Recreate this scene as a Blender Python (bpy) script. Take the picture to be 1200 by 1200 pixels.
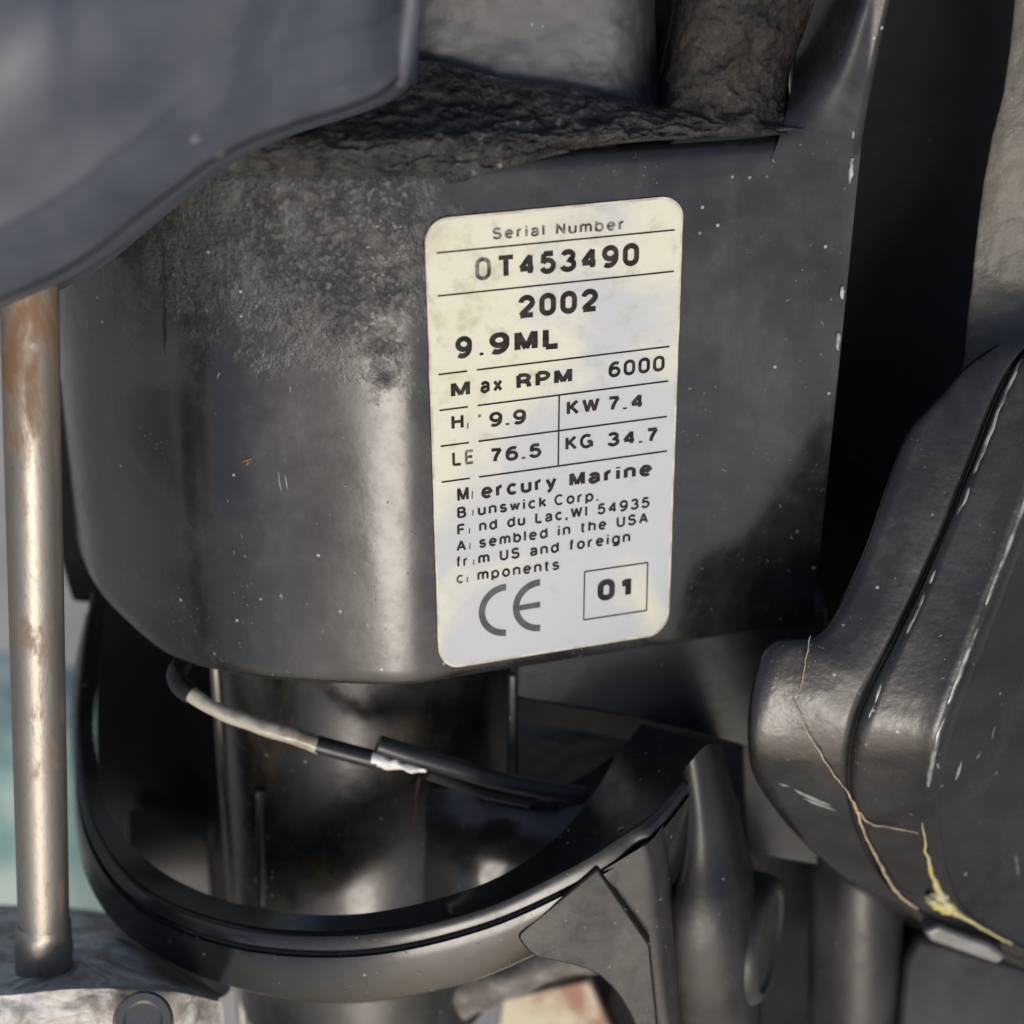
import bpy, bmesh, math, random
from mathutils import Vector, Matrix, noise as mn
random.seed(4)
for o in list(bpy.data.objects): bpy.data.objects.remove(o)
S = bpy.context.scene
COL = S.collection
# ------------------------------------------------------------------ camera
K = 0.00015            # metres per photo pixel (1200 px wide) in the focus plane
D = 0.34               # camera distance to the label
TH = math.radians(25)  # camera looks down
CAM = Vector((0, -D*math.cos(TH), D*math.sin(TH)))
FW = Vector((0, math.cos(TH), -math.sin(TH)))
UP = Vector((0, math.sin(TH), math.cos(TH)))
cd = bpy.data.cameras.new('camera'); cam = bpy.data.objects.new('camera', cd); COL.objects.link(cam)
TILT = math.radians(55)   # the motor is tipped back, so its upright faces look up at the sky; pieces are modelled in the motor's own upright frame
G = Matrix.Rotation(-TILT, 3, 'X')
cam.location = G @ CAM; cam.rotation_euler = (math.pi/2-TH-TILT, 0, 0)
cd.sensor_width = 36; cd.lens = 36*D/(1200*K)
cd.clip_start = 0.01; cd.clip_end = 1000
cd.dof.use_dof = True; cd.dof.focus_distance = D*1.0; cd.dof.aperture_fstop = 12
S.camera = cam
# ------------------------------------------------------------------ daylight
SUN_EL, SUN_AZ = math.radians(34), math.radians(4)   # azimuth from straight behind the camera, minus = left
w = bpy.data.worlds.new('World'); S.world = w; w.use_nodes = True
nt = w.node_tree; nt.nodes.clear()
wo = nt.nodes.new('ShaderNodeOutputWorld'); bg = nt.nodes.new('ShaderNodeBackground'); sk = nt.nodes.new('ShaderNodeTexSky')
sk.sky_type = 'NISHITA'; sk.sun_disc = False; sk.sun_elevation = SUN_EL
sk.dust_density = 3.0; sk.air_density = 1.0; sk.ozone_density = 1.0
bg.inputs['Strength'].default_value = 0.13
nt.links.new(sk.outputs[0], bg.inputs[0]); nt.links.new(bg.outputs[0], wo.inputs[0])
sdir = Vector((math.sin(SUN_AZ)*math.cos(SUN_EL), -math.cos(SUN_AZ)*math.cos(SUN_EL), math.sin(SUN_EL)))  # to the sun
sk.sun_rotation = math.atan2(sdir.x, sdir.y)
sl = bpy.data.lights.new('sun', 'SUN'); sl.energy = 1.25; sl.angle = math.radians(23); sl.color = (1, .96, .89)
so = bpy.data.objects.new('sun', sl); COL.objects.link(so); so.rotation_euler = sdir.to_track_quat('Z', 'Y').to_euler()
so.location = sdir*3
S.view_settings.view_transform = 'Standard'; S.view_settings.look = 'None'
S.view_settings.exposure = 0.18; S.view_settings.gamma = 1
# ------------------------------------------------------------------ points
def ray(px, py): return FW*D + Vector(((px-600)*K, 0, 0)) + UP*((600-py)*K)
def A(px, py, Y):                     # photo pixel -> point on the upright plane Y (mm)
    r = ray(px, py); t = (Y*.001-CAM.y)/r.y
    return CAM + r*t
def AZ(px, py, Z):                    # photo pixel -> point on the level plane Z (m)
    r = ray(px, py); t = (Z-CAM.z)/r.z
    return CAM + r*t
def cat(P, n, closed=False):          # Catmull-Rom through tuples, n samples
    P = [tuple(p) for p in P]; m = len(P); out = []
    segs = m if closed else m-1
    for i in range(n):
        u = i/(n if closed else n-1)*segs; k = min(int(u), segs-1); f = u-k
        if closed: a, b, c, d = (P[(k+j) % m] for j in (-1, 0, 1, 2))
        else: a, b, c, d = (P[max(0, min(m-1, k+j))] for j in (-1, 0, 1, 2))
        out.append(tuple(.5*(2*b[q]+(c[q]-a[q])*f+(2*a[q]-5*b[q]+4*c[q]-d[q])*f*f+(3*b[q]-a[q]-3*c[q]+d[q])*f**3) for q in range(len(b))))
    return out
# ------------------------------------------------------------------ objects
HOME = {}
def wloc(o):                          # place of a thing's base in the motor's frame
    while o.parent is not None: o = o.parent
    return HOME[o.name]
def link(name, verts, faces, mat, parent=None, loc=None, smooth=40, bevel=0, seg=3, sub=0, recalc=True):
    base = wloc(parent) if parent else (Vector(loc) if loc is not None else Vector())
    me = bpy.data.meshes.new(name)
    me.from_pydata([Vector(v)-base for v in verts], [], faces)
    bm = bmesh.new(); bm.from_mesh(me)
    bmesh.ops.remove_doubles(bm, verts=bm.verts, dist=1e-6)
    if recalc: bmesh.ops.recalc_face_normals(bm, faces=bm.faces)
    bm.to_mesh(me); bm.free()
    me.materials.append(mat)
    for p in me.polygons: p.use_smooth = True
    if smooth < 180: me.set_sharp_from_angle(angle=math.radians(smooth))
    o = bpy.data.objects.new(name, me); COL.objects.link(o)
    if parent: o.parent = parent
    else: o.location = base
    if bevel:
        b = o.modifiers.new('bevel', 'BEVEL'); b.width = bevel*.001; b.segments = seg; b.limit_method = 'ANGLE'; b.angle_limit = math.radians(30)
        b.harden_normals = True
    if sub:
        s_ = o.modifiers.new('sub', 'SUBSURF'); s_.levels = sub; s_.render_levels = sub
    return o
def thing(name, label, category, loc, group=None):
    o = bpy.data.objects.new(name, None); COL.objects.link(o); o.location = G @ Vector(loc); o.rotation_euler = (-TILT, 0, 0); HOME[o.name] = Vector(loc); o.empty_display_size = .01
    o['label'] = label; o['category'] = category
    if group: o['group'] = group
    return o
def jitter(verts, amp, sc, seed=0):   # lumpy casting
    out = []
    for v in verts:
        v = Vector(v); q = v*sc + Vector((seed, seed*1.7, 0))
        out.append(v + Vector((mn.noise(q), mn.noise(q+Vector((9, 3, 1))), mn.noise(q+Vector((2, 7, 5)))))*amp*.001)
    return out
def grid(rows, closed_s=False, closed_u=False, caps=False):
    m, n = len(rows), len(rows[0]); V = [p for r in rows for p in r]; F = []
    for i in range(m if closed_s else m-1):
        for j in range(n if closed_u else n-1):
            a, b = i, (i+1) % m; c = (j+1) % n
            F.append((a*n+j, a*n+c, b*n+c, b*n+j))
    if caps:
        if closed_s: F.append([i*n for i in range(m)]); F.append([i*n+n-1 for i in range(m)])
        elif closed_u: F.append(list(range(n))); F.append([(m-1)*n+j for j in range(n)])
    return V, F
def loft(name, curves, n, mat, parent, closed=True, cross=0, lump=None, smooth=40, caps=True, **kw):
    """curves: lists of (px,py,Y) with matching control points; section runs over the curves"""
    rows = [cat(c, n) for c in curves]
    if cross:
        cols = [cat([r[j] for r in rows], cross, closed) for j in range(n)]
        rows = [[cols[j][i] for j in range(n)] for i in range(cross)]
    rows = [[A(*p) for p in r] for r in rows]
    V, F = grid(rows, closed_s=closed, caps=caps and closed)
    if lump: V = jitter(V, *lump)
    return link(name, V, F, mat, parent, smooth=smooth, **kw)
def prism(name, poly, Y0, Y1, mat, parent, bevel=.8, lump=None, sm=0, **kw):
    """outline (px,py) on the upright plane Y0, given thickness straight back to Y1"""
    if sm: poly = cat(poly, sm, True)
    f = [A(x, y, Y0 if len(q) == 0 else Y0+q[0]) for x, y, *q in poly]
    b = [p+Vector((0, (Y1-Y0)*.001, 0)) for p in f]
    n = len(f); V = f+b
    F = [list(range(n)), list(range(2*n-1, n-1, -1))]+[(i, (i+1) % n, n+(i+1) % n, n+i) for i in range(n)]
    if lump: V = jitter(V, *lump)
    return link(name, V, F, mat, parent, bevel=bevel, **kw)
def tube(name, pts, rad, mat, parent, seg=20, n=None, world=False, caps=True, ends=0, lump=None, loc=None, smooth=50):
    """pts (px,py,Y) or world points; rad in mm, number or list"""
    P = [Vector(p) if world else A(*p) for p in pts]
    R = rad if isinstance(rad, (list, tuple)) else [rad]*len(P)
    if n:
        Q = cat([(p.x, p.y, p.z, r) for p, r in zip(P, R)], n); P = [Vector(q[:3]) for q in Q]; R = [q[3] for q in Q]
    rows = []; t0 = (P[1]-P[0]).normalized(); u = t0.orthogonal().normalized()
    for i, p in enumerate(P):
        t = (P[min(i+1, len(P)-1)]-P[max(i-1, 0)]).normalized()
        u = (u-t*u.dot(t)).normalized(); v = t.cross(u)
        rows.append([p+(u*math.cos(a)+v*math.sin(a))*R[i]*.001 for a in (2*math.pi*k/seg for k in range(seg))])
    V, F = grid(rows, closed_u=True, caps=caps)
    if lump: V = jitter(V, *lump)
    return link(name, V, F, mat, parent, loc=loc, smooth=smooth)
def lathe(name, axis_a, axis_b, prof, mat, parent, seg=48, lump=None, smooth=35):
    """turned solid: prof = (distance along a->b in mm, radius in mm)"""
    a = Vector(axis_a); t = (Vector(axis_b)-a).normalized(); u = t.orthogonal().normalized(); v = t.cross(u)
    rows = [[a+t*s*.001+(u*math.cos(q)+v*math.sin(q))*r*.001 for q in (2*math.pi*k/seg for k in range(seg))] for s, r in prof]
    V, F = grid(rows, closed_u=True, caps=True)
    if lump: V = jitter(V, *lump)
    return link(name, V, F, mat, parent, smooth=smooth)
# ------------------------------------------------------------------ materials
class NT:
    def __init__(s, name):
        s.m = bpy.data.materials.new(name); s.m.use_nodes = True; s.t = s.m.node_tree; s.t.nodes.clear()
        s.out = s.n('ShaderNodeOutputMaterial'); s.b = s.n('ShaderNodeBsdfPrincipled'); s.l(s.b.outputs[0], s.out.inputs[0])
        s.tc = s.n('ShaderNodeTexCoord').outputs['Object']
    def n(s, k): return s.t.nodes.new(k)
    def l(s, a, b): s.t.links.new(a, b)
    def noise(s, sc, det=6, rough=.6, dist=0, stretch=None):
        q = s.n('ShaderNodeTexNoise'); q.inputs['Scale'].default_value = sc; q.inputs['Detail'].default_value = det
        q.inputs['Roughness'].default_value = rough; q.inputs['Distortion'].default_value = dist
        if stretch:
            mp = s.n('ShaderNodeMapping'); mp.inputs['Scale'].default_value = stretch; s.l(s.tc, mp.inputs[0]); s.l(mp.outputs[0], q.inputs[0])
        else: s.l(s.tc, q.inputs[0])
        return q.outputs[0]
    def vor(s, sc, feat='F1'):
        q = s.n('ShaderNodeTexVoronoi'); q.inputs['Scale'].default_value = sc; q.feature = feat; s.l(s.tc, q.inputs[0]); return q.outputs[0]
    def ramp(s, src, a, b, ca=0, cb=1):
        q = s.n('ShaderNodeMapRange'); q.interpolation_type = 'SMOOTHSTEP'; s.l(src, q.inputs[0])
        for i, x in enumerate((a, b, ca, cb)): q.inputs[i+1].default_value = x
        return q.outputs[0]
    def math(s, op, a, b):
        q = s.n('ShaderNodeMath'); q.operation = op
        for i, x in enumerate((a, b)):
            if isinstance(x, (int, float)): q.inputs[i].default_value = x
            else: s.l(x, q.inputs[i])
        return q.outputs[0]
    def mix(s, f, a, b):
        q = s.n('ShaderNodeMix'); q.data_type = 'RGBA'
        for i, x in ((0, f), (6, a), (7, b)):
            if isinstance(x, (int, float)): q.inputs[i].default_value = x
            elif isinstance(x, tuple): q.inputs[i].default_value = (*x, 1)
            else: s.l(x, q.inputs[i])
        return q.outputs[2]
    def bump(s, *hs):                     # (height socket, distance mm)
        prev = None
        for h, d in hs:
            q = s.n('ShaderNodeBump'); q.inputs['Distance'].default_value = d*.001; q.inputs['Strength'].default_value = 1; s.l(h, q.inputs['Height'])
            if prev: s.l(prev, q.inputs['Normal'])
            prev = q.outputs[0]
        s.l(prev, s.b.inputs['Normal'])
    def set(s, **k):
        for a, x in k.items():
            i = s.b.inputs[a.replace('_', ' ')]
            if isinstance(x, (int, float)): i.default_value = x
            elif isinstance(x, tuple): i.default_value = (*x, 1)
            else: s.l(x, i)
        return s.m
def painted(name, base, dust, amount, rough, specks=.5, orange=.02, coarse=.0, grime=None, spec=.5, streak=False, crust=False, ss=1):
    """black enamel on a casting: patchy road dust, pale specks, orange peel"""
    t = NT(name)
    d1 = t.noise(38, 8, .62, .6); d2 = t.noise(300, 5, .7)
    f = t.math('MULTIPLY', t.ramp(d1, .35, .72), amount)
    f = t.math('ADD', f, t.math('MULTIPLY', t.ramp(d2, .5, .8), amount*.35))
    if streak: f = t.math('ADD', f, t.math('MULTIPLY', t.ramp(t.noise(120, 4, .6, 0, (1, 1, .12)), .52, .75), amount*.4))
    c = t.mix(f, base, dust)
    if grime: c = t.mix(t.ramp(t.noise(70, 7, .7, .8), .52, .68, 0, .8), c, grime)
    if specks:
        msk = t.math('MULTIPLY', t.ramp(t.vor(260*ss), .10, .05), t.ramp(t.noise(60, 3), .5, .62, 0, specks))
        c = t.mix(msk, c, (.42, .41, .38))
        msk2 = t.math('MULTIPLY', t.ramp(t.vor(900), .16, .08), t.ramp(t.noise(45, 3, .6, 1), .54, .66, 0, specks*.6))
        c = t.mix(msk2, c, (.3, .29, .27))
    r = t.math('ADD', t.ramp(d1, .3, .75, rough-.06, rough+.1), t.math('MULTIPLY', t.ramp(d2, .4, .8), .1))
    hs = [(t.noise(900, 3, .5), orange)]
    if crust:                                    # oily grit that ran down from the ledge, thickest at the left shoulder
        sp = t.n('ShaderNodeSeparateXYZ'); t.l(t.tc, sp.inputs[0])
        hz = t.math('SUBTRACT', t.ramp(sp.outputs[2], ZC-.025, ZC+.012), t.math('MULTIPLY', t.ramp(sp.outputs[0], .004, .045), 2.2))
        big = t.noise(70, 8, .7, .2); fine = t.noise(650, 5, .7)
        k = t.ramp(t.math('ADD', t.math('MULTIPLY', hz, .34), big), .66, 1.0)
        kk = t.math('MULTIPLY', k, t.ramp(fine, .35, .6))
        c = t.mix(t.math('MULTIPLY', kk, .45), c, t.mix(t.ramp(t.noise(330, 6, .7), .42, .62), (.012, .011, .010), (.085, .078, .068)))
        r = t.math('ADD', r, t.math('MULTIPLY', kk, .2)); hs.append((kk, .22))
    if coarse: hs.append((t.noise(330, 4, .55), coarse))
    t.bump(*hs)
    return t.set(Base_Color=c, Roughness=r, Specular_IOR_Level=spec)
M = {}
ZC = .11                               # shoulder height of the housing above its base
M['housing'] = painted('weathered_black_enamel', (.010, .010, .0105), (.040, .0395, .039), .7, .21, .8, .012, .02, streak=True, crust=True)
M['gloss'] = painted('gloss_black_enamel', (.010, .010, .010), (.045, .043, .038), .35, .22, .6, .006, .01)
M['tube'] = painted('stained_black_enamel', (.010, .010, .010), (.07, .066, .056), .5, .26, 1.0, .01, .03, grime=(.045, .03, .016))
M['satin'] = painted('satin_black_casting', (.015, .015, .015), (.06, .058, .053), .55, .36, .5, .02, .05, spec=.32)
M['dark'] = painted('dark_satin_casting', (.012, .012, .012), (.038, .037, .035), .5, .36, .6, .02, .04, spec=.22)
M['cast'] = painted('pebbled_black_casting', (.011, .011, .011), (.045, .043, .04), .45, .22, .8, .03, .09)
M['ridge'] = painted('polished_worn_enamel', (.10, .10, .098), (.26, .255, .245), .8, .2, .6, .01, .10)
M['deep'] = painted('painted_recess_shade', (.006, .006, .007), (.012, .012, .012), .3, .7, .15, .01, .02, spec=.15)  # near-black base: the shade of enclosed gaps is painted into the colour
M['olive'] = painted('dusty_olive_casting', (.07, .065, .052), (.17, .155, .115), .7, .5, .3, .05, .4)
M['cowl'] = painted('blue_grey_cowl', (.040, .048, .068), (.105, .112, .128), .6, .45, 1.0, .012, .03, ss=.5)
M['neck'] = painted('greasy_grey_casting', (.028, .030, .035), (.095, .095, .10), .7, .5, .4, .03, .14, grime=(.03, .024, .018))
def grime_mat(name, g):
    t = NT(name)
    a = t.noise(170, 8, .7, 1.2); b = t.noise(620, 6, .7)
    c = t.mix(t.ramp(a, .38, .6), (.007, .0065, .006), tuple(q*g[i] for i, q in enumerate((.046, .044, .041))))
    c = t.mix(t.ramp(b, .60, .70, 0, .85), c, tuple(q*g[i] for i, q in enumerate((.24, .23, .21))))
    c = t.mix(t.ramp(t.noise(60, 4), .56, .72, 0, .3), c, (.06, .042, .026))
    t.bump((a, 1.4), (b, .5))
    return t.set(Base_Color=c, Roughness=t.ramp(b, .3, .7, .14, .42))
M['grime'] = grime_mat('baked_grease_and_grit', (1, 1, 1)); M['brown'] = grime_mat('brown_baked_grease', (.6, .52, .42))
def steel(name, rust=.5):
    t = NT(name)
    a = t.noise(130, 8, .7, .4, (1, 1, .35)); b = t.noise(900, 4, .6, 0, (1, 1, .5))
    sp = t.n('ShaderNodeSeparateXYZ'); t.l(t.tc, sp.inputs[0])
    m = t.ramp(t.math('ADD', a, t.ramp(sp.outputs[2], .07, .13, 0, .08*(rust > .3))), .62-rust*.2, .80-rust*.16)
    c = t.mix(m, (.27, .25, .22), (.16, .092, .048))
    c = t.mix(t.ramp(b, .6, .75, 0, .6), c, (.16, .085, .04))
    t.bump((b, .05), (a, .1))
    return t.set(Base_Color=c, Metallic=t.ramp(m, 0, 1, .8, .15), Roughness=t.ramp(t.math('ADD', m, t.math('MULTIPLY', a, .4)), 0, 1.2, .42, .7))
M['steel'] = steel('rusty_steel_rod', .62)
M['bright'] = steel('worn_bright_steel', .1)
def alu(name, g):
    t = NT(name)
    a = t.noise(75, 9, .68, .8); b = t.noise(420, 6, .65)
    c = t.mix(t.ramp(a, .4, .62), tuple(g*q for q in (.25, .22, .185)), tuple(g*q for q in (.62, .6, .56)))
    c = t.mix(t.ramp(t.noise(48, 6, .6, 1), .54, .7, 0, .85), c, (.12, .085, .05))
    c = t.mix(t.ramp(b, .58, .72, 0, .6), c, tuple(g*q for q in (.62, .61, .58)))
    t.bump((a, .6), (b, .35))
    return t.set(Base_Color=c, Metallic=.15, Roughness=.62)
M['alu'] = alu('corroded_aluminium', 1); M['lug'] = alu('dull_corroded_aluminium', .4)
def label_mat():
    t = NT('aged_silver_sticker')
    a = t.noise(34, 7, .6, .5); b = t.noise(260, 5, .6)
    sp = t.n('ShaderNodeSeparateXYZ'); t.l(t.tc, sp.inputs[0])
    up = t.ramp(sp.outputs[2], .072, .118); lf = t.ramp(sp.outputs[0], .022, .012)     # yellowing with reflection blotches painted in, most at the top and left edge
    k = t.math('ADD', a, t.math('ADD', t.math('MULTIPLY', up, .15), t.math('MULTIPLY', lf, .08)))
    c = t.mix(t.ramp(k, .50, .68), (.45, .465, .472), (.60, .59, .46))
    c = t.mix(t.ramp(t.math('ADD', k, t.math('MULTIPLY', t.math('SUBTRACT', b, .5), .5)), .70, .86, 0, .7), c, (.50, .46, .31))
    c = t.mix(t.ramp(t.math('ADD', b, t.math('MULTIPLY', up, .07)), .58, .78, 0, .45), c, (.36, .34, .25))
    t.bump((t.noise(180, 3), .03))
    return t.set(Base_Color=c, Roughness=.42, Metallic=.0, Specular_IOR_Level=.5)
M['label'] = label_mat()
def plain(name, c, rough=.5, c2=None, sc=150, metal=0, bump=0, spec=.5):
    t = NT(name); col = c
    if c2: col = t.mix(t.ramp(t.noise(sc, 6, .65, .4), .42, .62), c, c2)
    if bump: t.bump((t.noise(sc*2, 5), bump))
    return t.set(Base_Color=col, Roughness=rough, Metallic=metal, Specular_IOR_Level=spec)
M['edge'] = plain('stained_sticker_border', (.58, .55, .44), .5, (.40, .36, .27), 160)
M['ink'] = plain('worn_dark_ink', (.016, .013, .014), .6, (.04, .032, .032), 500, spec=.12)
M['ce'] = plain('grey_print', (.075, .075, .075), .6, (.105, .105, .1), 300, spec=.15)
M['faded'] = plain('faded_ink', (.05, .042, .04), .6, (.22, .2, .18), 700, spec=.15)
M['sheath'] = plain('yellowed_white_sheath', (.42, .39, .31), .28, (.24, .2, .14), 160, bump=.05)
M['white'] = plain('fresh_white_core', (.85, .83, .76), .5, (.7, .66, .55), 400, bump=.1)
M['rubber'] = painted('black_rubber_sleeve', (.014, .014, .014), (.05, .048, .045), .4, .38, .5, .01, .03)
M['thread_and_edge_line'] = plain('pale_cobweb_and_edge_line', (.5, .38, .24), .6, (.36, .24, .14), 500)
M['grease'] = plain('yellow_grease', (.5, .41, .09), .35, (.42, .38, .26), 450, bump=.3)
M['teal'] = plain('teal_sheet', (.16, .27, .25), .6, (.30, .37, .34), 22)
M['ground'] = plain('grey_concrete', (.27, .26, .245), .85, (.36, .345, .32), 5, bump=.5)
M['card'] = plain('stained_card', (.5, .45, .33), .8, (.3, .16, .11), 60)
M['scuff'] = plain('pale_scuff', (.2, .195, .185), .5, (.11, .105, .1), 700)
M['worn_highlight'] = plain('rubbed_edge_highlight', (.30, .30, .29), .3, (.10, .10, .097), 240, metal=.3)  # pale base carries the ridge highlight as well as the wear
M['rust'] = plain('orange_rust', (.16, .075, .03), .7, (.09, .045, .02), 700)
M['chip'] = plain('bare_chipped_metal', (.34, .34, .33), .45, (.2, .2, .19), 600)

# ================================================================== SETTING
def flat(name, z, sz, mat):
    o = link(name, [(-sz, -sz, z), (sz, -sz, z), (sz, sz, z), (-sz, sz, z)], [(0, 1, 2, 3)], mat); o['kind'] = 'structure'; return o
flat('ground', -.62, 150, M['ground'])

# ================================================================== SWIVEL BRACKET (serial label is stuck on it)
ZR = A(450, 806, 0).z                               # level of the lower rim
ZT = AZ(930, 157, 0).z
rim_px = [(88, 610), (90, 632), (97, 660), (116, 697), (150, 734), (182, 761), (213, 778), (252, 789), (300, 798), (380, 804), (440, 806.5), (480, 805.5), (515, 801),
          (560, 793.5), (640, 781), (720, 768.5), (800, 756.5), (870, 747), (930, 739.5), (952, 737)]
RIM = [AZ(x, y, ZR) for x, y in rim_px]
PROF = [Vector((p[0], p[1])) for p in cat([(v.x, v.y) for v in RIM], 190)]
ZT = None
def fY(x):
    for i in range(len(PROF)-1):
        a, b = PROF[i], PROF[i+1]
        if a.x <= x <= b.x: return a.y+(b.y-a.y)*(x-a.x)/max(1e-9, b.x-a.x)
    return PROF[-1].y if x > PROF[-1].x else PROF[0].y
def hpt(px, py, off=0):                              # photo pixel -> point on the housing, off mm proud
    y = 0
    for _ in range(14):
        p = A(px, py, y*1000); y = fY(p.x)
    p = A(px, py, y*1000)
    e = .0015; s = (fY(p.x+e)-fY(p.x-e))/(2*e); n = Vector((s, -1, 0)).normalized()
    return p+n*off*.001
ZT = hpt(905, 160).z
BR = thing('swivel_bracket', 'black enamelled outboard swivel bracket carrying the printed silver serial number label', 'motor bracket', A(450, 900, 40))
def pnormals(P):
    N = []
    for i in range(len(P)):
        t = (P[min(i+1, len(P)-1)]-P[max(0, i-1)]).normalized(); N.append(Vector((-t.y, t.x)) if True else 0)
    return N      # pointing into the casting (+Y side)
PN = pnormals(PROF)
def shell(levels):
    rows = []
    for z, ins in levels:
        rows.append([Vector((p.x+n.x*ins*.001, p.y+n.y*ins*.001, z)) for p, n in zip(PROF, PN)])
    return rows
H = ZT-ZR
lv = [(ZR+.03, 3.2), (ZR+.0008, 3.2), (ZR+.0002, 2.8), (ZR, 2.2), (ZR+.0001, 1.0), (ZR+.0005, .35), (ZR+.0013, 0)]
lv += [(ZR+.0013+(H-.0033)*k/40, 0) for k in range(1, 41)]
lv[-1] = (ZT-.0030, 0); lv += [(ZT-.0022, .12), (ZT-.0014, .45), (ZT-.0007, 1.0), (ZT-.0002, 1.8), (ZT, 3.0)] + [(ZT+.0003*k, 3.0+2.5*k) for k in range(1, 8)]
rows = shell(lv)
ymax = max(p.y for p in PROF)+.003
for r in rows:                                       # taper of the right hand edge, dents
    for v in r:
        h = (v.z-ZR)/H
        v.x += max(0, v.x-.035)*.10*max(0, h)
        v.y += .0002+.00012*mn.noise(v*45)+.00006*mn.noise(v*130)
V, F = grid(rows)
# flank at the far right, straight back
housing = link('housing', V, F, M['housing'], BR, smooth=50)
right = [r[-1].copy() for r in rows[6:47]]
fl = [[Vector((v.x-.0002, v.y+.0005, v.z)) for v in right], [Vector((v.x-.001, v.y+.0025, v.z)) for v in right], [Vector((v.x-.004, v.y+.05, v.z)) for v in right]]
V, F = grid([right]+fl); link('side_wall', V, F, M['deep'], BR)
left = [r[0].copy() for r in rows[6:47]]
V, F = grid([left, [Vector((v.x+.002, v.y+.02, v.z)) for v in left]]); link('rear_wall', V, F, M['satin'], BR)
# ---- chips along the right edge
for py0, py1 in ((152, 162), (185, 214), (335, 350), (390, 410)):
    xe = lambda py: 1001-(py-160)*.075
    tube('paint_chip', [hpt(xe(py)-1, py, .12) for py in (py0, py0*.6+py1*.4, py1)], [.28, .5, .25], M['chip'], BR, world=True, n=8, seg=8, lump=(.3, 900))
prism('shade_panel', [(60, 455), (150, 455), (150, 712), (84, 706), (66, 640)], 72, 80, M['deep'], BR, 1)  # added black panel, stands in for the dark gap beside the rod
# ---- serial label
LX = [(497, 257), (801, 228), (783, 742), (514, 785)]
def lab(u, v):                                        # bilinear, v down
    a, b, c, d = LX
    return tuple((a[i]*(1-u)+b[i]*u)*(1-v)+(d[i]*(1-u)+c[i]*u)*v for i in (0, 1))
def label_sheet(name, inset, off, rc, mat, parent, thick=.12):
    ww, hh = 300., 520.
    rows = []; NV, NU = 60, 48
    def half(vy):                                     # left/right bounds at vy (px inside the label)
        if vy < rc: d = rc-vy
        elif vy > hh-2*inset-rc: d = vy-(hh-2*inset-rc)
        else: d = 0
        return rc-math.sqrt(max(0, rc*rc-d*d))
    vs = [rc*(1-math.cos(math.pi/2*k/10)) for k in range(11)]
    H2 = hh-2*inset
    vs = vs+[rc+(H2-2*rc)*k/40 for k in range(1, 40)]+[H2-x for x in reversed(vs)]
    for vy in vs:
        e = half(vy); W2 = ww-2*inset
        row = []
        for j in range(NU+1):
            x = inset+e+(W2-2*e)*j/NU; wob = .8*mn.noise(Vector((vy*.03, 3, j*.001))) if j in (0, NU) else 0
            row.append(hpt(*lab((x+wob)/ww, (vy+inset)/hh), off))
        rows.append(row)
    V, F = grid(rows)
    o = link(name, V, F, mat, parent, smooth=180)
    return o
lb = label_sheet('serial_label', 0, .16, 27, M['edge'], BR)
lb['label'] = 'aged silver and cream serial number sticker with rounded corners'
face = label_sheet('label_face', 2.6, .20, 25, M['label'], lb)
def seglet(a, b, wpx, off, name='rule_line', mat=None, breaks=()):
    n = 24; V = []; F = []
    for i in range(n+1):
        t = i/n; x = a[0]+(b[0]-a[0])*t; y = a[1]+(b[1]-a[1])*t
        dx, dy = b[0]-a[0], b[1]-a[1]; L = math.hypot(dx, dy); nx, ny = -dy/L*wpx/2, dx/L*wpx/2
        V += [hpt(x+nx, y+ny, off), hpt(x-nx, y-ny, off)]
        if i < n and not any(p <= x+(b[0]-a[0])/n/2 <= q for p, q in breaks): F.append((2*i, 2*i+1, 2*i+3, 2*i+2))
    return link(name, V, F, mat or M['ink'], lb, smooth=180)
for a, b, br in (((511.5, 296), (790, 269), ()), ((512.5, 346.5), (789, 317.5), ((555, 562),)), ((513, 438.5), (784, 405.5), ((549, 558),)), ((514.5, 480.5), (782.5, 446), ((549, 556),)),
             ((516, 522.5), (781, 487.5), ((550, 558),)), ((517, 564.5), (781, 528), ((550, 558),)), ((654.8, 462.5), (653.7, 544.5), ())):
    seglet(a, b, 1.9, .26, breaks=br)
bx_ = [(684.6, 669.4), (758.5, 658.6), (757.1, 714.7), (683.5, 725.8)]
for i in range(4): seglet(bx_[i], bx_[(i+1) % 4], 1.6, .26, 'box_line')
def EA(cx, cy, rx, ry, a0, a1, n=18):
    return [(cx+rx*math.cos(math.radians(a0+(a1-a0)*i/n)), cy+ry*math.sin(math.radians(a0+(a1-a0)*i/n))) for i in range(n+1)]
XH = .73
def hump(x0, x1, top): return [(x0, 0), (x0, top)], EA((x0+x1)/2, top-.22, (x1-x0)/2, .22, 180, 0)+[(x1, 0)]
SIX = [EA(.27, .31, .27, .31, 0, 360, 28), EA(.34, .52, .34, .48, 58, 180)+[(0, .3)]]
BOWL = EA(.25, XH/2, .25, XH/2, 0, 360, 26)
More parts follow.
